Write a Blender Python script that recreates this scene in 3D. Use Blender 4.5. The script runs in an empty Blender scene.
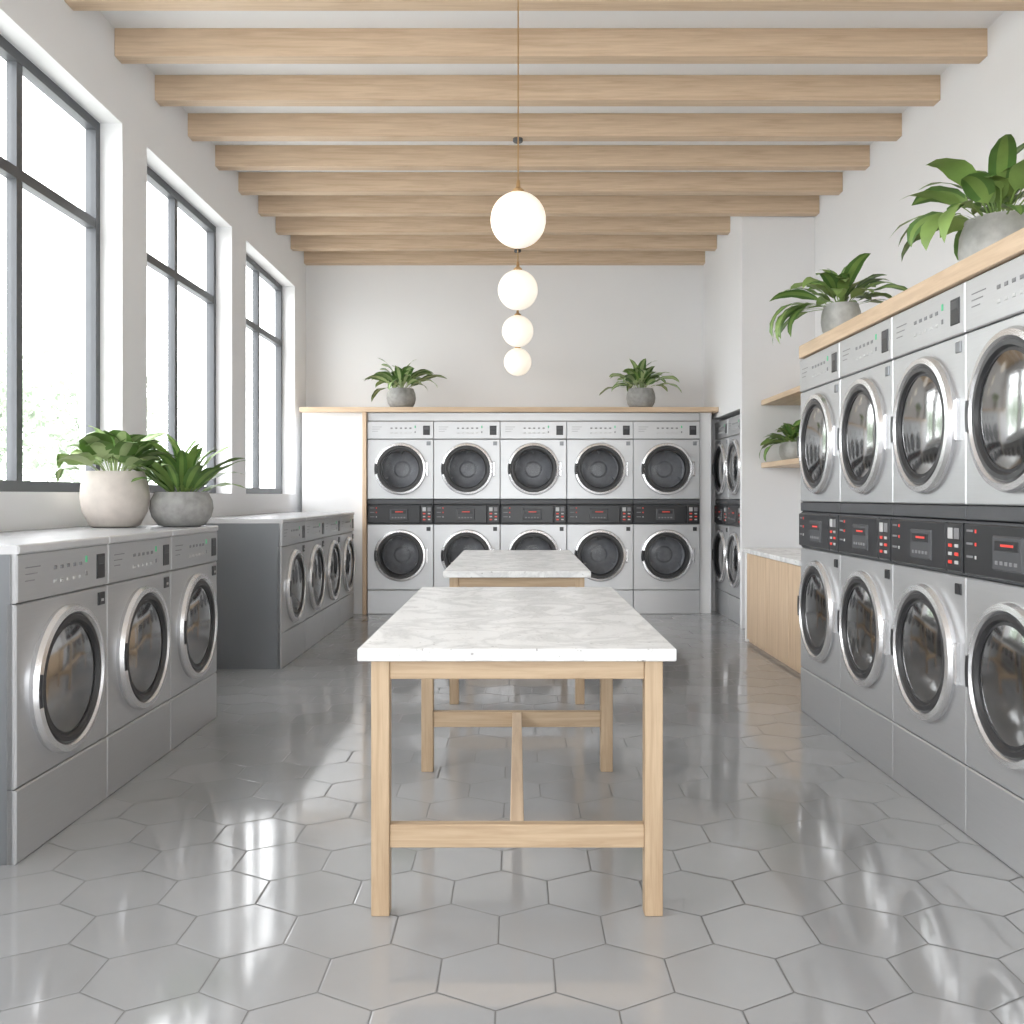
import bpy, bmesh, math, random
from mathutils import Vector, Matrix
random.seed(7)
scene = bpy.context.scene
COL = scene.collection
scene.view_settings.view_transform = 'Standard'

# ---------------------------------------------------------------- materials
def newmat(name):
    m = bpy.data.materials.new(name); m.use_nodes = True
    nt = m.node_tree; b = nt.nodes.get("Principled BSDF")
    return m, nt, b
def N(nt, t, **kw):
    n = nt.nodes.new(t)
    for k, v in kw.items(): setattr(n, k, v)
    return n
def plain(name, col, rough=.5, metal=0., var=.0, scale=20., bump=0., emit=0., ecol=None, spec=None, stretch=None):
    m, nt, b = newmat(name)
    b.inputs['Base Color'].default_value = (*col, 1)
    b.inputs['Roughness'].default_value = rough
    b.inputs['Metallic'].default_value = metal
    if spec is not None: b.inputs['Specular IOR Level'].default_value = spec
    if emit:
        b.inputs['Emission Color'].default_value = (*(ecol or col), 1)
        b.inputs['Emission Strength'].default_value = emit
    tc = N(nt, 'ShaderNodeTexCoord'); mp = N(nt, 'ShaderNodeMapping')
    if stretch: mp.inputs['Scale'].default_value = stretch
    nz = N(nt, 'ShaderNodeTexNoise'); nz.inputs['Scale'].default_value = scale; nz.inputs['Detail'].default_value = 4
    nt.links.new(tc.outputs['Object'], mp.inputs[0]); nt.links.new(mp.outputs[0], nz.inputs['Vector'])
    if var:
        mx = N(nt, 'ShaderNodeMix', data_type='RGBA')
        mx.inputs['A'].default_value = (*[c*(1-var) for c in col], 1)
        mx.inputs['B'].default_value = (*[min(1, c*(1+var)) for c in col], 1)
        nt.links.new(nz.outputs['Fac'], mx.inputs['Factor']); nt.links.new(mx.outputs['Result'], b.inputs['Base Color'])
    if bump:
        bp = N(nt, 'ShaderNodeBump'); bp.inputs['Strength'].default_value = bump; bp.inputs['Distance'].default_value = .01
        nt.links.new(nz.outputs['Fac'], bp.inputs['Height']); nt.links.new(bp.outputs[0], b.inputs['Normal'])
    return m
def wood(name, axis, c1=(.71,.54,.38), c2=(.57,.41,.27)):
    m, nt, b = newmat(name)
    tc = N(nt, 'ShaderNodeTexCoord'); mp = N(nt, 'ShaderNodeMapping')
    s = [16., 16., 16.]; s[axis] = .8; mp.inputs['Scale'].default_value = s
    nz = N(nt, 'ShaderNodeTexNoise'); nz.inputs['Scale'].default_value = 2.6; nz.inputs['Detail'].default_value = 8; nz.inputs['Roughness'].default_value = .62; nz.inputs['Distortion'].default_value = .6
    cr = N(nt, 'ShaderNodeValToRGB'); cr.color_ramp.elements[0].position = .32; cr.color_ramp.elements[1].position = .62
    cr.color_ramp.elements[0].color = (*c2, 1); cr.color_ramp.elements[1].color = (*c1, 1)
    nt.links.new(tc.outputs['Object'], mp.inputs[0]); nt.links.new(mp.outputs[0], nz.inputs['Vector'])
    nt.links.new(nz.outputs['Fac'], cr.inputs[0]); nt.links.new(cr.outputs[0], b.inputs['Base Color'])
    b.inputs['Roughness'].default_value = .5
    bp = N(nt, 'ShaderNodeBump'); bp.inputs['Strength'].default_value = .12; bp.inputs['Distance'].default_value = .004
    nt.links.new(nz.outputs['Fac'], bp.inputs['Height']); nt.links.new(bp.outputs[0], b.inputs['Normal'])
    return m
WX, WY, WZ = wood('oak_x', 0), wood('oak_y', 1), wood('oak_z', 2)
TX, TZ = wood('table_oak_x', 0, (.55,.41,.27), (.41,.285,.175)), wood('table_oak_z', 2, (.55,.41,.27), (.41,.285,.175))
M_wall = plain('plaster', (.87,.87,.878), .75, var=.015, scale=3, bump=.03)
M_ceil = plain('ceiling_paint', (.89,.89,.898), .8, var=.01, scale=3)
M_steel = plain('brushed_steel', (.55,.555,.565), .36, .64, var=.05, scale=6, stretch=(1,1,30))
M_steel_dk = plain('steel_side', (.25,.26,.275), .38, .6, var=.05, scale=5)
M_top = plain('machine_top', (.66,.66,.67), .25, .2, var=.03, scale=5)
M_chrome = plain('chrome', (.78,.78,.79), .27, .85, var=.02, scale=5)
M_gask = plain('door_trim_black', (.035,.035,.037), .35, var=.1, scale=20)
M_drum = plain('drum_metal', (.62,.62,.63), .5, .2, var=.25, scale=26)
M_blk = plain('panel_black', (.022,.023,.026), .3, var=.1, scale=30)
M_char = plain('panel_charcoal', (.07,.072,.078), .4, var=.1, scale=30)
M_red = plain('led_red', (.7,.05,.04), .4, emit=.25, ecol=(1,.10,.06))
M_grn = plain('led_green', (.1,.45,.25), .4, emit=.1, ecol=(.2,1,.4))
M_wht = plain('button_white', (.55,.55,.55), .4)
M_gry = plain('button_grey', (.22,.22,.23), .4)
M_frame = plain('window_frame', (.095,.10,.108), .45, .2, var=.1, scale=10)
M_brass = plain('brass', (.55,.36,.18), .35, .8, var=.05, scale=10)
M_soil = plain('soil', (.04,.028,.02), .9, var=.4, scale=60, bump=.5)
M_potc = plain('pot_cream', (.66,.60,.55), .7, var=.18, scale=16, bump=.3)
M_potg = plain('pot_concrete', (.34,.335,.325), .75, var=.4, scale=24, bump=.35)
M_potm = plain('pot_light_grey', (.54,.54,.53), .5, .1, var=.3, scale=26, bump=.2)
M_leaf = plain('leaf_green', (.13,.235,.06), .42, var=.5, scale=9)
M_leafd = plain('leaf_dark', (.10,.20,.05), .42, var=.5, scale=9)
M_leafl = plain('leaf_light', (.40,.50,.24), .45, var=.3, scale=9)
M_leafm = plain('leaf_mid', (.22,.34,.09), .45, var=.4, scale=9)
M_globe = plain('opal_glass_lit', (.9,.86,.8), .3, emit=.62, ecol=(1.,.88,.72))
M_ground = plain('pavement', (.5,.5,.48), .9, var=.1, scale=.5)
M_tree = plain('tree_leaf', (.40,.46,.37), .7, var=.2, scale=2)
M_bark = plain('bark', (.45,.42,.38), .9, var=.2, scale=5)
def m_quartz():
    m, nt, b = newmat('quartz')
    tc = N(nt, 'ShaderNodeTexCoord')
    n1 = N(nt, 'ShaderNodeTexNoise'); n1.inputs['Scale'].default_value = 52; n1.inputs['Detail'].default_value = 4; n1.inputs['Roughness'].default_value = .7
    n2 = N(nt, 'ShaderNodeTexNoise'); n2.inputs['Scale'].default_value = 3.2; n2.inputs['Detail'].default_value = 9; n2.inputs['Distortion'].default_value = 1.0; n2.inputs['Roughness'].default_value = .62
    c1 = N(nt, 'ShaderNodeValToRGB'); e = c1.color_ramp.elements
    e[0].position = .29; e[0].color = (.38,.37,.36,1); e[1].position = .39; e[1].color = (.87,.87,.865,1)
    c2 = N(nt, 'ShaderNodeValToRGB'); e = c2.color_ramp.elements
    e[0].position = .42; e[0].color = (1,1,1,1); e[1].position = .495; e[1].color = (.82,.82,.825,1)
    e2 = c2.color_ramp.elements.new(.57); e2.color = (1,1,1,1)
    mx = N(nt, 'ShaderNodeMix', data_type='RGBA', blend_type='MULTIPLY'); mx.inputs['Factor'].default_value = 1
    nt.links.new(tc.outputs['Object'], n1.inputs['Vector']); nt.links.new(tc.outputs['Object'], n2.inputs['Vector'])
    nt.links.new(n1.outputs['Fac'], c1.inputs[0]); nt.links.new(n2.outputs['Fac'], c2.inputs[0])
    nt.links.new(c1.outputs[0], mx.inputs['A']); nt.links.new(c2.outputs[0], mx.inputs['B'])
    nt.links.new(mx.outputs['Result'], b.inputs['Base Color']); b.inputs['Roughness'].default_value = .25
    return m
M_quartz = m_quartz()
def m_thin_glass(name, tint, refl, gcol=1., rough=.05):
    m = bpy.data.materials.new(name); m.use_nodes = True; nt = m.node_tree; nt.nodes.clear()
    o = N(nt, 'ShaderNodeOutputMaterial'); mx = N(nt, 'ShaderNodeMixShader')
    t = N(nt, 'ShaderNodeBsdfTransparent'); t.inputs[0].default_value = (*tint, 1)
    g = N(nt, 'ShaderNodeBsdfGlossy'); g.inputs['Roughness'].default_value = rough; g.inputs['Color'].default_value = (gcol, gcol, gcol, 1)
    lw = N(nt, 'ShaderNodeLayerWeight'); lw.inputs[0].default_value = refl
    nt.links.new(lw.outputs['Fresnel'], mx.inputs[0]); nt.links.new(t.outputs[0], mx.inputs[1]); nt.links.new(g.outputs[0], mx.inputs[2])
    nt.links.new(mx.outputs[0], o.inputs[0]); return m
M_glass = m_thin_glass('window_glass', (.97,.98,.98), .25)
M_dglass = m_thin_glass('door_glass', (.58,.59,.61), .3, .4, .10)

def m_floor(w=.288, ox=.238, oy=2.38):
    m, nt, b = newmat('hex_tile'); L = nt.links.new
    def VM(op, a=None, bb=None):
        n = N(nt, 'ShaderNodeVectorMath', operation=op)
        for i, v in enumerate((a, bb)):
            if v is None: continue
            if isinstance(v, tuple): n.inputs[i].default_value = v
            else: L(v, n.inputs[i])
        return n
    def MA(op, a=None, bb=None):
        n = N(nt, 'ShaderNodeMath', operation=op)
        for i, v in enumerate((a, bb)):
            if v is None: continue
            if isinstance(v, (int, float)): n.inputs[i].default_value = v
            else: L(v, n.inputs[i])
        return n.outputs[0]
    geo = N(nt, 'ShaderNodeNewGeometry')
    s3 = math.sqrt(3)
    p = VM('SUBTRACT', geo.outputs['Position'], (ox, oy, 0)).outputs[0]
    p = VM('MULTIPLY', p, (1/w, 1/w, 0)).outputs[0]
    p = VM('ADD', p, (100.5, 100*s3+s3/2, .5)).outputs[0]
    a = VM('SUBTRACT', VM('MODULO', p, (1, s3, 1)).outputs[0], (.5, s3/2, .5)).outputs[0]
    p2 = VM('SUBTRACT', p, (.5, s3/2, 0)).outputs[0]
    c = VM('SUBTRACT', VM('MODULO', p2, (1, s3, 1)).outputs[0], (.5, s3/2, .5)).outputs[0]
    la = VM('LENGTH', a).outputs['Value']; lc = VM('LENGTH', c).outputs['Value']
    sel = MA('LESS_THAN', la, lc)
    mix = N(nt, 'ShaderNodeMix', data_type='VECTOR'); L(sel, mix.inputs['Factor']); L(c, mix.inputs[4]); L(a, mix.inputs[5])
    gv = mix.outputs[1]
    ab = VM('ABSOLUTE', gv).outputs[0]
    d1 = VM('DOT_PRODUCT', ab, (.5, s3/2, 0)).outputs['Value']
    sx = N(nt, 'ShaderNodeSeparateXYZ'); L(ab, sx.inputs[0])
    d = MA('MAXIMUM', d1, sx.outputs[0])
    edge = MA('SUBTRACT', .5, d)
    gr = N(nt, 'ShaderNodeMapRange'); gr.inputs[1].default_value = .005; gr.inputs[2].default_value = .009; L(edge, gr.inputs[0])
    cell = VM('SUBTRACT', p, gv).outputs[0]
    wn = N(nt, 'ShaderNodeTexWhiteNoise')
    sn = VM('SNAP', VM('ADD', cell, (.1,.1,.1)).outputs[0], (.25,.25,1)).outputs[0]; L(sn, wn.inputs['Vector'])
    nz = N(nt, 'ShaderNodeTexNoise'); nz.inputs['Scale'].default_value = 2.5; nz.inputs['Detail'].default_value = 6; L(geo.outputs['Position'], nz.inputs['Vector'])
    v = MA('ADD', MA('MULTIPLY', wn.outputs['Value'], .04), MA('MULTIPLY', nz.outputs['Fac'], .07))
    v = MA('ADD', v, .30)
    cc = N(nt, 'ShaderNodeCombineColor'); L(v, cc.inputs[0]); L(MA('MULTIPLY', v, 1.01), cc.inputs[1]); L(MA('MULTIPLY', v, 1.03), cc.inputs[2])
    mc = N(nt, 'ShaderNodeMix', data_type='RGBA'); mc.inputs['A'].default_value = (.09,.09,.092,1)
    L(gr.outputs[0], mc.inputs['Factor']); L(cc.outputs[0], mc.inputs['B']); L(mc.outputs['Result'], b.inputs['Base Color'])
    rr = MA('ADD', MA('MULTIPLY', nz.outputs['Fac'], .12), .03)
    mr = MA('ADD', rr, MA('MULTIPLY', MA('SUBTRACT', 1, gr.outputs[0]), .5)); L(mr, b.inputs['Roughness'])
    h = N(nt, 'ShaderNodeMapRange'); h.inputs[2].default_value = .016; L(edge, h.inputs[0])
    hh = MA('ADD', h.outputs[0], MA('MULTIPLY', nz.outputs['Fac'], .6))
    bp = N(nt, 'ShaderNodeBump'); bp.inputs['Strength'].default_value = .25; bp.inputs['Distance'].default_value = .004
    L(hh, bp.inputs['Height']); L(bp.outputs[0], b.inputs['Normal'])
    b.inputs['IOR'].default_value = 1.7
    b.inputs['Specular IOR Level'].default_value = .8
    return m
M_floor = m_floor()

# ---------------------------------------------------------------- mesh builder
class MB:
    def __init__(s): s.bm = bmesh.new(); s.mats = []
    def mi(s, m):
        if m not in s.mats: s.mats.append(m)
        return s.mats.index(m)
    def face(s, pts, m):
        f = s.bm.faces.new([s.bm.verts.new(p) for p in pts]); f.material_index = s.mi(m); return f
    def box(s, x0, x1, y0, y1, z0, z1, m, skip=()):
        c = [(x0,y0,z0),(x1,y0,z0),(x1,y1,z0),(x0,y1,z0),(x0,y0,z1),(x1,y0,z1),(x1,y1,z1),(x0,y1,z1)]
        v = [s.bm.verts.new(p) for p in c]
        F = {'-z':(3,2,1,0),'+z':(4,5,6,7),'-y':(0,1,5,4),'+x':(1,2,6,5),'+y':(2,3,7,6),'-x':(3,0,4,7)}
        for k, i in F.items():
            if k in skip: continue
            f = s.bm.faces.new([v[j] for j in i]); f.material_index = s.mi(m)
    def panel(s, x0, x1, z0, z1, yf, yb, m, ch=.004, ring=None):
        o = [(x0,z0),(x1,z0),(x1,z1),(x0,z1)]; i = [(x0+ch,z0+ch),(x1-ch,z0+ch),(x1-ch,z1-ch),(x0+ch,z1-ch)]
        for k in range(4):
            a, b = o[k], o[(k+1)%4]; c, d = i[k], i[(k+1)%4]
            s.face([(a[0],yb,a[1]),(b[0],yb,b[1]),(b[0],yf+ch,b[1]),(a[0],yf+ch,a[1])], m)
            s.face([(a[0],yf+ch,a[1]),(b[0],yf+ch,b[1]),(d[0],yf,d[1]),(c[0],yf,c[1])], m)
        if not ring:
            s.face([(p[0],yf,p[1]) for p in i], m); return
        cx, cz, r = ring
        ang = [2*math.pi*k/56 for k in range(56)] + [math.atan2(p[1]-cz, p[0]-cx) % (2*math.pi) for p in i]
        ang = sorted(set(round(a, 6) for a in ang))
        C, R = [], []
        for a in ang:
            dx, dz = math.cos(a), math.sin(a)
            t = 1e9
            if dx > 1e-6: t = min(t, (i[1][0]-cx)/dx)
            if dx < -1e-6: t = min(t, (i[0][0]-cx)/dx)
            if dz > 1e-6: t = min(t, (i[2][1]-cz)/dz)
            if dz < -1e-6: t = min(t, (i[0][1]-cz)/dz)
            C.append(s.bm.verts.new((cx+r*dx, yf, cz+r*dz))); R.append(s.bm.verts.new((cx+t*dx, yf, cz+t*dz)))
        n = len(ang)
        for k in range(n):
            f = s.bm.faces.new([C[k], R[k], R[(k+1)%n], C[(k+1)%n]]); f.material_index = s.mi(m)
    def lathe(s, prof, mats, cx=0, cz=0, n=56, axis='Y', cy=0):
        rows = []
        for r, h in prof:
            if r < 1e-6:
                p = (cx, h, cz) if axis == 'Y' else (cx, cy, cz+h)
                rows.append([s.bm.verts.new(p)]); continue
            row = []
            for k in range(n):
                a = 2*math.pi*k/n
                p = (cx+r*math.cos(a), h, cz+r*math.sin(a)) if axis == 'Y' else (cx+r*math.cos(a), cy+r*math.sin(a), cz+h)
                row.append(s.bm.verts.new(p))
            rows.append(row)
        for j in range(len(rows)-1):
            a, b = rows[j], rows[j+1]; m = mats[j] if isinstance(mats, list) else mats
            for k in range(n):
                k2 = (k+1) % n
                if len(a) == 1: vs = [a[0], b[k], b[k2]]
                elif len(b) == 1: vs = [a[k], b[0], a[k2]]
                else: vs = [a[k], b[k], b[k2], a[k2]]
                f = s.bm.faces.new(vs); f.material_index = s.mi(m)
    def mesh(s, name, smooth=True, recalc=True, angle=32):
        if recalc: bmesh.ops.recalc_face_normals(s.bm, faces=s.bm.faces[:])
        me = bpy.data.meshes.new(name); s.bm.to_mesh(me); s.bm.free()
        for m in s.mats: me.materials.append(m)
        if smooth:
            me.polygons.foreach_set('use_smooth', [True]*len(me.polygons))
            me.set_sharp_from_angle(angle=math.radians(angle))
        return me
def obj(name, me, loc=(0,0,0), rz=0, parent=None):
    o = bpy.data.objects.new(name, me); COL.objects.link(o); o.location = loc; o.rotation_euler = (0,0,rz)
    if parent: o.parent = parent
    return o
def empty(name, loc=(0,0,0)):
    e = bpy.data.objects.new(name, None); e.empty_display_size = .1; COL.objects.link(e); e.location = loc; return e
def boxobj(name, b, m, parent=None, bevel=0):
    x0,x1,y0,y1,z0,z1 = b; c = ((x0+x1)/2,(y0+y1)/2,(z0+z1)/2)
    q = MB(); q.box(x0-c[0],x1-c[0],y0-c[1],y1-c[1],z0-c[2],z1-c[2],m)
    o = obj(name, q.mesh(name, smooth=False), c, parent=parent)
    if bevel:
        md = o.modifiers.new('bevel', 'BEVEL'); md.width = bevel; md.segments = 2
    return o
def boxes(name, lst, m):
    q = MB()
    for b in lst: q.box(*b, m)
    return obj(name, q.mesh(name, smooth=False))

# ---------------------------------------------------------------- room shell
XL, XR, YB, YF, H = -2.31, 2.70, 10.4, -3.0, 3.885
ZBM = 3.724
boxes('floor', [(XL-.25, XR+.2, YF-.2, YB+.2, -.1, 0)], M_floor)
boxes('ceiling', [(XL-.25, XR+.2, YF-.2, YB+.2, H, H+.12)], M_ceil)
ops = [(-2.70,-.92), (-.54,1.24), (1.62,3.40), (3.78,5.56), (5.93,7.70), (8.10,9.88)]
ZS, ZT, XO = 1.22, 3.38, XL-.25
L = [(XO, XL, YF, YB, 0, ZS), (XO, XL, YF, YB, ZT, H)]
ys = [YF] + [v for o in ops for v in o] + [YB]
for i in range(0, len(ys), 2): L.append((XO, XL, ys[i], ys[i+1], ZS, ZT))
boxes('wall_left', L, M_wall)
boxes('wall_right', [(XR, XR+.2, YF, YB, 0, H)], M_wall)
boxes('wall_back', [(XO, XR+.2, YB, YB+.2, 0, H)], M_wall)
boxes('wall_front', [(XO, XR+.2, YF-.2, YF, 2.9, H), (XO, -1.9, YF-.2, YF, 0, 2.9), (2.3, XR+.2, YF-.2, YF, 0, 2.9), (-1.9, 2.3, YF-.2, YF, 0, .3)], M_wall)  # unseen wall behind the camera; wide opening added to let sky light in
boxes('wall_pier', [(2.04, XR, 8.61, 8.69, 0, H), (2.04, XR, 9.93, YB, 0, H), (2.04, XR, 8.69, 9.93, 2.0, H), (2.66, XR, 8.69, 9.93, 0, 2.0)], M_wall)
boxes('wall_partition', [(-2.19, -1.567, 9.68, YB, 0, 2.05)], M_wall)
boxobj('trim_1', (-1.567, -1.527, 9.62, YB, 0, 2.05), WZ, bevel=.003)
boxobj('trim_3', (1.865, 1.985, 9.70, YB, 0, 2.05), M_wall, bevel=.003)

# windows
for wi, (a, b) in enumerate(ops):
    e = empty('window_%d' % (wi+1), (XL-.16, (a+b)/2, (ZS+ZT)/2))
    w2, h2 = (b-a)/2, (ZT-ZS)/2; t = .055; q = MB()
    q.box(-.03,.03,-w2,-w2+t,-h2,h2,M_frame); q.box(-.03,.03,w2-t,w2,-h2,h2,M_frame)
    q.box(-.03,.03,-w2+t,w2-t,h2-t,h2,M_frame); q.box(-.03,.03,-w2+t,w2-t,-h2,-h2+t,M_frame)
    zt = 2.78-(ZS+ZT)/2
    q.box(-.025,.025,-.028,.028,-h2+t,h2-t,M_frame)
    q.box(-.027,.027,-w2+t,w2-t,zt-.028,zt+.028,M_frame)
    obj('frame', q.mesh('window_frame', smooth=False), parent=e)
    g = MB(); g.face([(0,-w2+.02,-h2+.02),(0,w2-.02,-h2+.02),(0,w2-.02,h2-.02),(0,-w2+.02,h2-.02)], M_glass)
    obj('pane', g.mesh('window_pane', smooth=False, recalc=False), parent=e)
    ld = bpy.data.lights.new('daylight_portal', 'AREA'); ld.shape = 'RECTANGLE'; ld.size = h2*2; ld.size_y = w2*2
    ld.cycles.is_portal = True
    lo = bpy.data.objects.new('daylight_portal', ld); COL.objects.link(lo); lo.parent = e
    lo.location = (-.05, 0, 0); lo.rotation_euler = (0, -math.pi/2, 0)
e = empty('window_%d' % (len(ops)+1), (.2, YF-.1, 1.6)); q = MB()  # frame of the added rear opening, out of view, there to admit sky light
for x in (-2.1, -.7, .7, 2.04): q.box(x, x+.06, -.03, .03, -1.3, 1.3, M_frame)
q.box(-2.04,2.04,-.03,.03,1.24,1.3,M_frame); q.box(-2.04,2.04,-.03,.03,-1.3,-1.24,M_frame)
obj('frame', q.mesh('shop_frame', smooth=False), parent=e)
ld = bpy.data.lights.new('daylight_portal', 'AREA'); ld.shape = 'RECTANGLE'; ld.size = 4.2; ld.size_y = 2.6; ld.cycles.is_portal = True
lo = bpy.data.objects.new('daylight_portal', ld); COL.objects.link(lo); lo.parent = e; lo.location = (0,-.05,0); lo.rotation_euler = (math.pi/2, 0, 0)

# beams
BY = lambda k: 5.45 + .606*k
for k in range(-13, 9):
    y = BY(k)
    boxobj('ceiling_beam', (XL, 2.04 if y > 8.6 else XR, y, y+.10, ZBM, H), WX, bevel=.003)

# ---------------------------------------------------------------- machines
def door(q, cz):
    q.lathe([(.262,.002),(.266,-.016),(.258,-.032),(.238,-.035),(.229,-.022)], M_chrome, 0, cz)
    q.lathe([(.229,-.022),(.224,-.030),(.208,-.030),(.200,-.018),(.188,-.020)], M_gask, 0, cz)
    q.lathe([(.190,-.020),(.15,-.030),(.09,-.037),(.0,-.040)], M_dglass, 0, cz)
    q.lathe([(.200,-.018),(.192,.02),(.188,.035),(.215,.035),(.22,.17),(.19,.18),(.17,.17),(.09,.17),(.07,.155),(.0,.15)], [M_gask,M_gask]+[M_drum]*7, 0, cz)
    for a in (90, 210, 330):   # drum lifters
        a = math.radians(a); c, s_ = math.cos(a), math.sin(a)
        r1, r2, hw = .218, .155, .03
        P = lambda r, t, y: (r*c - t*s_, y, cz + r*s_ + t*c)
        q.face([P(r1,-hw,.04),P(r2,0,.06),P(r2,0,.17),P(r1,-hw,.17)], M_drum)
        q.face([P(r1,hw,.04),P(r2,0,.06),P(r2,0,.17),P(r1,hw,.17)], M_drum)
        q.face([P(r1,-hw,.04),P(r2,0,.06),P(r1,hw,.04)], M_drum)
    for k in range(-4, 4):
        a0, a1 = math.pi + k*.055, math.pi + (k+1)*.055
        def R(r, a, y): return (r*math.cos(a), y, cz + r*math.sin(a))
        q.face([R(.262,a0,-.0335),R(.262,a1,-.0335),R(.252,a1,-.040),R(.252,a0,-.040)], M_gask)
        q.face([R(.252,a0,-.040),R(.252,a1,-.040),R(.238,a1,-.036),R(.238,a0,-.036)], M_gask)
    q.panel(.262, .285, cz-.075, cz+.075, -.018, 0, M_chrome, .005)
def control_silver(q, w, z0, z1):
    h = w/2; q.panel(-h, h, z0, z1, -.004, .02, M_steel, .005)
    zc = (z0+z1)/2
    q.panel(h-.105, h-.035, zc-.05, zc+.045, -.008, 0, M_blk, .003)
    q.panel(h-.095, h-.045, zc+.005, zc+.035, -.0095, 0, M_char, .002)
    for i in range(5):
        x = -.10+i*.048
        q.panel(x, x+.022, zc+.012, zc+.026, -.007, 0, M_gry, .002)
        q.panel(x, x+.022, zc-.035, zc-.023, -.007, 0, M_wht, .002)
    q.panel(.145, .158, zc+.02, zc+.045, -.007, 0, M_grn, .002)
    q.panel(.145, .158, zc-.03, zc-.012, -.007, 0, M_gry, .002)
    for i in range(3):
        q.panel(-h+.05, -h+.15-i*.02, zc+.03-i*.022, zc+.034-i*.022, -.0055, 0, M_gry, .0005)
def washer(name, w, D, Ht=1.04):
    q = MB(); h = w/2 - .002
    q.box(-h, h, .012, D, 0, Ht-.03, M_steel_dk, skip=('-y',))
    q.panel(-h, h, 0, .242, 0, .03, M_steel, .005)
    q.panel(-h, h, .246, .846, 0, .03, M_steel, .005, ring=(0, .545, .24))
    control_silver(q, 2*h, .850, Ht-.03)
    q.panel(-h, h, Ht-.03, Ht, -.01, D, M_top, .006)
    q.box(-h+.004, h-.004, -.003, D, Ht-.0025, Ht, M_top)
    q.panel(h-.085, h-.035, .775, .825, -.008, 0, M_blk, .003)
    q.panel(h-.07, h-.05, .79, .80, -.010, 0, M_wht, .001)
    door(q, .545)
    return q.mesh(name, recalc=False)
def stack(name, w, D, Ht=1.96):
    q = MB(); h = w/2 - .002
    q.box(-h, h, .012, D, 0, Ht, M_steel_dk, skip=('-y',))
    q.panel(-h, h, 0, .242, 0, .03, M_steel, .005)
    q.panel(-h, h, .246, .912, 0, .03, M_steel, .005, ring=(0, .595, .24))
    q.panel(-h, h, 1.116, 1.165, 0, .03, M_char, .004)
    q.panel(-h, h, 1.169, 1.776, 0, .03, M_steel, .005, ring=(0, 1.475, .24))
    control_silver(q, 2*h, 1.780, Ht)
    q.panel(-h, h, .916, 1.112, .004, .03, M_char, .003)
    xs = h-.13
    q.panel(-h+.006, xs-.004, .925, 1.104, -.012, .01, M_blk, .006)
    q.panel(xs+.004, h-.006, .925, 1.104, -.012, .01, M_blk, .006)
    q.panel(-.11, .08, .955, 1.07, -.018, 0, M_char, .006)
    q.panel(-.09, .06, 1.02, 1.055, -.0195, 0, M_blk, .002)
    q.panel(-.05, .03, 1.035, 1.043, -.0205, 0, M_red, .001)
    for i in range(5): q.panel(-.085+i*.03, -.067+i*.03, .975, .987, -.0205, 0, M_gry, .001)
    for i in range(3):
        q.panel(-h+.03, -h+.075, 1.075-i*.045, 1.083-i*.045, -.014, 0, M_gry, .001)
        q.panel(-h+.09, -h+.10, 1.072-i*.045, 1.084-i*.045, -.014, 0, M_red if i < 2 else M_wht, .001)
    q.panel(xs+.02, xs+.055, 1.045, 1.085, -.015, 0, M_wht, .002)
    q.panel(xs+.07, xs+.105, 1.045, 1.085, -.015, 0, M_gry, .002)
    for i in range(3):
        q.panel(xs+.025, xs+.05, 1.015-i*.03, 1.027-i*.03, -.015, 0, M_red if i != 1 else M_wht, .001)
        q.panel(xs+.075, xs+.10, 1.015-i*.03, 1.027-i*.03, -.015, 0, M_wht if i != 1 else M_red, .001)
    door(q, .595); door(q, 1.475)
    q.panel(h-.07, h-.03, .845, .885, -.008, 0, M_blk, .003)
    q.panel(h-.07, h-.03, 1.715, 1.755, -.006, 0, M_steel_dk, .003)
    return q.mesh(name, recalc=False)

R90 = math.pi/2
me = washer('washer_a', .69, .67)
for i in range(3): obj('washing_machine', me, (-1.628, 3.085+.345+.69*i, 0), R90)
me = washer('washer_b', .725, .67)
for i in range(4): obj('washing_machine', me, (-1.632, 6.59+.3625+.725*i, 0), R90)
me = stack('stack_back', .677, .72)
for i in range(5): obj('stacked_washer_dryer', me, (-1.525+.3385+.677*i, 9.66, .0), 0)
me = stack('stack_right', .655, 1.10)
for i in range(5): obj('stacked_washer_dryer', me, (1.59, 5.33-.3275-.655*i, 0), -R90)
me = stack('stack_side', .61, .55)
for i in range(2): obj('stacked_washer_dryer', me, (2.07, 8.70+.306+.611*i, 0), -R90)

boxobj('trim_2', (-1.525, 1.863, 9.68, YB, 1.965, 2.05), M_steel, bevel=.003)
boxobj('wall_shelf', (-2.2, 2.038, 9.60, YB, 2.05, 2.10), WX, bevel=.004)
boxobj('wall_shelf', (1.572, XR, 2.05, 5.30, 1.965, 2.035), WY, bevel=.004)
boxobj('wall_shelf', (2.21, XR, 6.6, 8.60, 2.02, 2.065), WY, bevel=.004)
boxobj('wall_shelf', (2.21, XR, 6.6, 8.60, 1.455, 1.50), WY, bevel=.004)

cab = empty('base_cabinet', (2.29, 6.62, 0))
def part(name, b, m, par, bevel=.003):
    o = boxobj(name, b, m, bevel=bevel); o.location -= par.location; o.parent = par; return o
part('carcass', (1.91, XR-.003, 5.40, 7.82, .0, .735), WZ, cab)
for i in range(4): part('door_%d' % (i+1), (1.888, 1.91, 5.41+.6*i, 5.41+.6*i+.594, .03, .73), WZ, cab)
part('end_panel', (1.888, XR-.003, 7.82, 7.87, .0, .735), M_wall, cab)
part('countertop', (1.87, XR-.003, 5.39, 7.88, .735, .77), M_quartz, cab)

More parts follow.
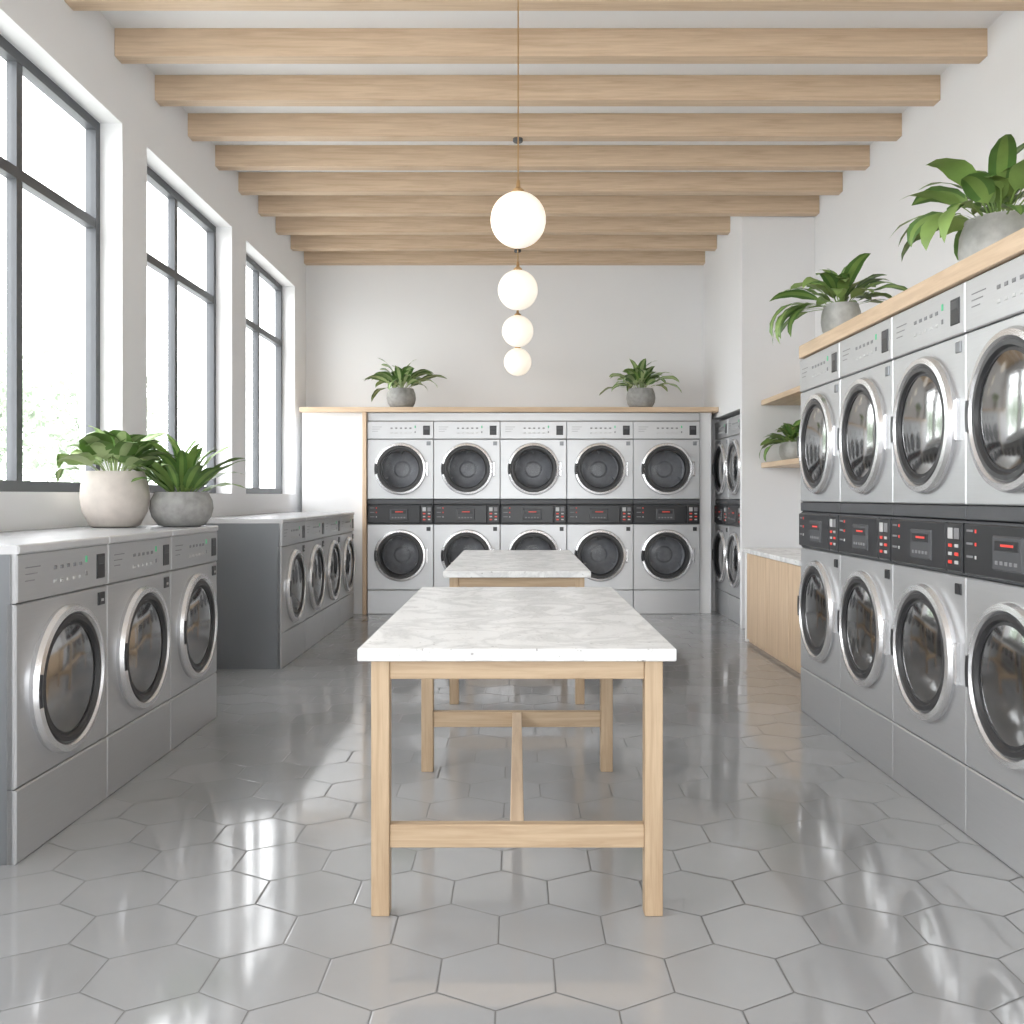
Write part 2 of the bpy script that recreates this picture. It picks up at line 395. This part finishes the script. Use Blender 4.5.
# ---------------------------------------------------------------- tables
def table(cx, w, y0, y1, yleg):
    e = empty('folding_table', (cx, (y0+y1)/2, 0)); zt = .767; t = .036; lw = .052; hw = w/2
    part('tabletop', (cx-hw, cx+hw, y0, y1, zt-t, zt), M_quartz, e, .004)
    lx = hw-.036; yf = y0+.02; zb = zt-t
    for i, (sx, yy) in enumerate(((-1,yf),(1,yf),(-1,yleg),(1,yleg))):
        a = cx-lx if sx < 0 else cx+lx-lw
        part('leg_%d' % (i+1), (a, a+lw, yy, yy+lw, 0, zb), TZ, e)
    for i, yy in enumerate((yf, yleg)):
        part('apron_end_%d' % (i+1), (cx-lx+lw, cx+lx-lw, yy+.008, yy+.033, zb-.055, zb), TX, e)
        part('stretcher_end_%d' % (i+1), (cx-lx+lw, cx+lx-lw, yy+.008, yy+.042, .193, .26), TX, e)
    for i, a in enumerate((cx-lx+.012, cx+lx-.037)):
        part('apron_side_%d' % (i+1), (a, a+.025, yf+lw, yleg, zb-.055, zb), WY, e)
    part('stretcher_long', (cx-.02, cx+.02, yf+.042, yleg+.008, .205, .258), WY, e)
table(0, .905, 2.69, 4.52, 4.13)
table(0, .85, 5.45, 7.6, 7.3)

# ---------------------------------------------------------------- pendants
q = MB(); prof = [(.0 if k in (0, 24) else .14*math.sin(math.pi*k/24), -.14*math.cos(math.pi*k/24)) for k in range(25)]
q.lathe(prof, M_globe, axis='Z', n=40); me_globe = q.mesh('globe', recalc=True, angle=80)
q = MB(); q.lathe([(.03,.136),(.03,.15),(.012,.165),(.008,.20),(.0,.2)], M_brass, axis='Z', n=20); me_cap = q.mesh('cap')
for y, z, ztop in ((4.80,2.595,H),(BY(2)+.05,2.655,ZBM),(BY(5)+.05,2.68,ZBM),(BY(7)+.05,2.574,ZBM)):
    e = empty('pendant_lamp', (.006, y, z))
    obj('globe', me_globe, parent=e); obj('cap', me_cap, parent=e)
    q = MB(); top = ztop - z
    q.lathe([(.0035,.19),(.0035,top-.02)], M_brass, axis='Z', n=8)
    q.lathe([(.035,top),(.035,top-.018),(.03,top-.025),(0,top-.025)], M_frame, axis='Z', n=24)
    obj('cord', q.mesh('cord'), parent=e)

# ---------------------------------------------------------------- plants
def plant(loc, r, h, potm, n, Ln, Wd, elev=(25,80), droop=70, lm=M_leaf, hl=M_leafl, soilh=.88, lim=(-9,9,-9,99), edge=None, petiole=.3, seed=1, trail=()):
    rnd = random.Random(seed); e = empty('potted_plant', loc); X0, Y0, Z0 = loc
    q = MB()
    q.lathe([(0,0.001),(.58*r,0.001),(.72*r,.03*h),(.93*r,.28*h),(r,.52*h),(.97*r,.76*h),(.86*r,.95*h),(.85*r,h),(.79*r,h),(.78*r,.9*h),(.77*r,soilh*h)], potm, axis='Z', n=40)
    q.lathe([(.78*r,soilh*h),(0,(soilh+.02)*h)], M_soil, axis='Z', n=40)
    obj('pot', q.mesh('pot', recalc=False, angle=50), parent=e)
    q = MB()
    def fix(v):
        x = min(max(v.x+X0, lim[0]), lim[1]); y = min(max(v.y+Y0, lim[2]), lim[3]); z = v.z
        if edge is None or x > edge-.02: z = max(z, .012)
        return (x-X0, y-Y0, z)
    def leaf(az, el0, Lf, W, dr, x0, y0, z0, pet):
        ns = 12; pts = []; p = Vector((x0, y0, z0)); el = math.radians(el0)
        for k in range(ns+1):
            pts.append((p.copy(), el)); el2 = el - math.radians(dr)/ns * (.3 + 1.4*k/ns)
            p = p + Vector((math.cos(az)*math.cos(el), math.sin(az)*math.cos(el), math.sin(el)))*(Lf/ns); el = el2
        side = Vector((-math.sin(az), math.cos(az), 0)); tw = rnd.uniform(-.6,.6); wv = rnd.uniform(0, 6)
        rows = []
        for k, (p, el) in enumerate(pts):
            t = k/ns
            if t <= pet: wd = .0035
            else:
                u = (t-pet)/(1-pet); wd = W*.5*(math.sin(math.pi*min(1, u**.68)))**.7 + .0008
            up = Vector((-math.cos(az)*math.sin(el), -math.sin(az)*math.sin(el), math.cos(el)))
            sd = (side*math.cos(tw) + up*math.sin(tw)); up2 = up*math.cos(tw) - side*math.sin(tw)
            row = []
            for f in (-1,-.4,0,.4,1):
                rip = .10*wd*math.sin(k*1.9+wv+f) if t > pet else 0
                row.append(q.bm.verts.new(fix(p + sd*wd*f + up2*(abs(f)*wd*.22*(1-.8*abs(f)) + (rip if abs(f)==1 else 0)))))
            rows.append(row)
        lmat = lm if rnd.random() < .65 else M_leafm
        for k in range(ns):
            for j in range(4):
                f = q.bm.faces.new([rows[k][j], rows[k][j+1], rows[k+1][j+1], rows[k+1][j]])
                f.material_index = q.mi(hl if (hl and j in (1,2)) or k/ns < pet and hl else lmat)
    for i in range(n):
        az = 2.399963*i + rnd.uniform(-.3,.3); u = (i+.5)/n
        el = elev[1]*(1-u) + elev[0]*u + rnd.uniform(-10,10)
        Lf = Ln*rnd.uniform(.7,1.12)*(0.9+.12*u)
        rr = .4*r*u
        leaf(az, el, Lf, Wd*rnd.uniform(.8,1.15), droop*rnd.uniform(.7,1.3), rr*math.cos(az), rr*math.sin(az), soilh*h, petiole)
    for (az, el, Lf, dr) in trail:
        leaf(az, el, Lf, Wd*.9, dr, .5*r*math.cos(az), .5*r*math.sin(az), soilh*h, .35)
    obj('foliage', q.mesh('foliage', recalc=False, angle=180), parent=e)
    return e
ZW = 1.041
LL = (XL+.02, 9, -9, 99)
plant((-2.06, 4.87, ZW), .168, .285, M_potc, 34, .35, .13, (35,90), 95, M_leaf, M_leafl, lim=LL, seed=3, petiole=.35)
plant((-1.765, 5.0, ZW), .16, .18, M_potg, 44, .38, .062, (38,92), 70, M_leafd, M_leafm, lim=LL, seed=5, petiole=.15)
plant((-1.20, 9.86, 2.101), .15, .21, M_potg, 36, .42, .095, (32,95), 110, M_leafd, M_leafl, lim=(-9,9,-9,YB-.02), seed=8, petiole=.3)
plant((1.285, 9.86, 2.101), .15, .21, M_potg, 36, .42, .095, (32,95), 110, M_leafd, M_leafl, lim=(-9,9,-9,YB-.02), seed=11, petiole=.3)
plant((1.90, 3.74, 2.036), .15, .25, M_potm, 42, .42, .095, (22,95), 105, M_leafd, M_leafm, edge=1.572, seed=13, petiole=.35,
      trail=[(math.pi*1.0, 30, .36, 150), (math.pi*1.12, 20, .40, 140), (math.pi*1.2, 25, .44, 150), (math.pi*.93, 15, .36, 120)])
plant((1.74, 5.10, 2.036), .105, .19, M_potm, 40, .35, .075, (20,95), 105, M_leafd, M_leafm, edge=1.572, seed=17, petiole=.3,
      trail=[(math.pi*1.0, 15, .40, 150), (math.pi*.9, 25, .44, 160), (math.pi*1.1, 10, .38, 140), (math.pi*.97, 5, .42, 120), (math.pi*1.03, 20, .46, 150), (math.pi*.95, 0, .36, 100), (math.pi*1.07, 15, .48, 160)])
plant((2.43, 8.33, 1.501), .13, .17, M_potm, 38, .32, .085, (15,92), 100, M_leafd, M_leafm, lim=(-9,XR-.02,-9,8.59), edge=2.21, seed=19, petiole=.3,
      trail=[(math.pi*1.0, 15, .34, 150), (math.pi*1.1, 10, .34, 150)])

# ---------------------------------------------------------------- outside
boxes('ground_outside', [(-80, XO-.3, -40, 90, -.3, -.12)], M_ground)
q = MB(); q.lathe([(.14,0),(.10,1.6),(.05,3.2)], M_bark, axis='Z', n=10); rnd = random.Random(2)
for i in range(2600):
    c = Vector((rnd.gauss(0,.75), rnd.gauss(0,.75), 2.6+rnd.gauss(0,.75))); a = Vector((rnd.gauss(0,1),rnd.gauss(0,1),rnd.gauss(0,1))).normalized()*.09
    b = a.cross(Vector((rnd.gauss(0,1),rnd.gauss(0,1),rnd.gauss(0,1)))).normalized()*.06
    q.face([c-a, c-b, c+a, c+b], M_tree)
me = q.mesh('tree', smooth=False, recalc=False)
for x, y, s in ((-12,19,1.1),(-13,23,1.3),(-11.5,27,1.0),(-14,31,1.4),(-12,15,1.0)):
    o = obj('tree', me, (x,y,-.12), x*y); o.scale = (s,)*3

# ---------------------------------------------------------------- world / camera
w = bpy.data.worlds.new('sky'); scene.world = w; w.use_nodes = True; nt = w.node_tree
bg = nt.nodes['Background']; tc = N(nt, 'ShaderNodeTexCoord'); sp = N(nt, 'ShaderNodeSeparateXYZ')
mr = N(nt, 'ShaderNodeMapRange'); mr.inputs[1].default_value = -.1; mr.inputs[2].default_value = .5
mx = N(nt, 'ShaderNodeMix', data_type='RGBA'); mx.inputs['A'].default_value = (.86,.89,.90,1); mx.inputs['B'].default_value = (.98,.988,1,1)
nt.links.new(tc.outputs['Generated'], sp.inputs[0]); nt.links.new(sp.outputs[2], mr.inputs[0]); nt.links.new(mr.outputs[0], mx.inputs['Factor'])
nt.links.new(mx.outputs['Result'], bg.inputs[0]); bg.inputs[1].default_value = 7.2

cd = bpy.data.cameras.new('camera'); cam = bpy.data.objects.new('camera', cd); COL.objects.link(cam)
cam.location = (0,0,1.2); cam.rotation_euler = (math.pi/2, 0, 0)
cd.sensor_width = 36; cd.lens = 950/1024*36; cd.shift_x = -5/1024; cd.shift_y = -16/1024
scene.camera = cam
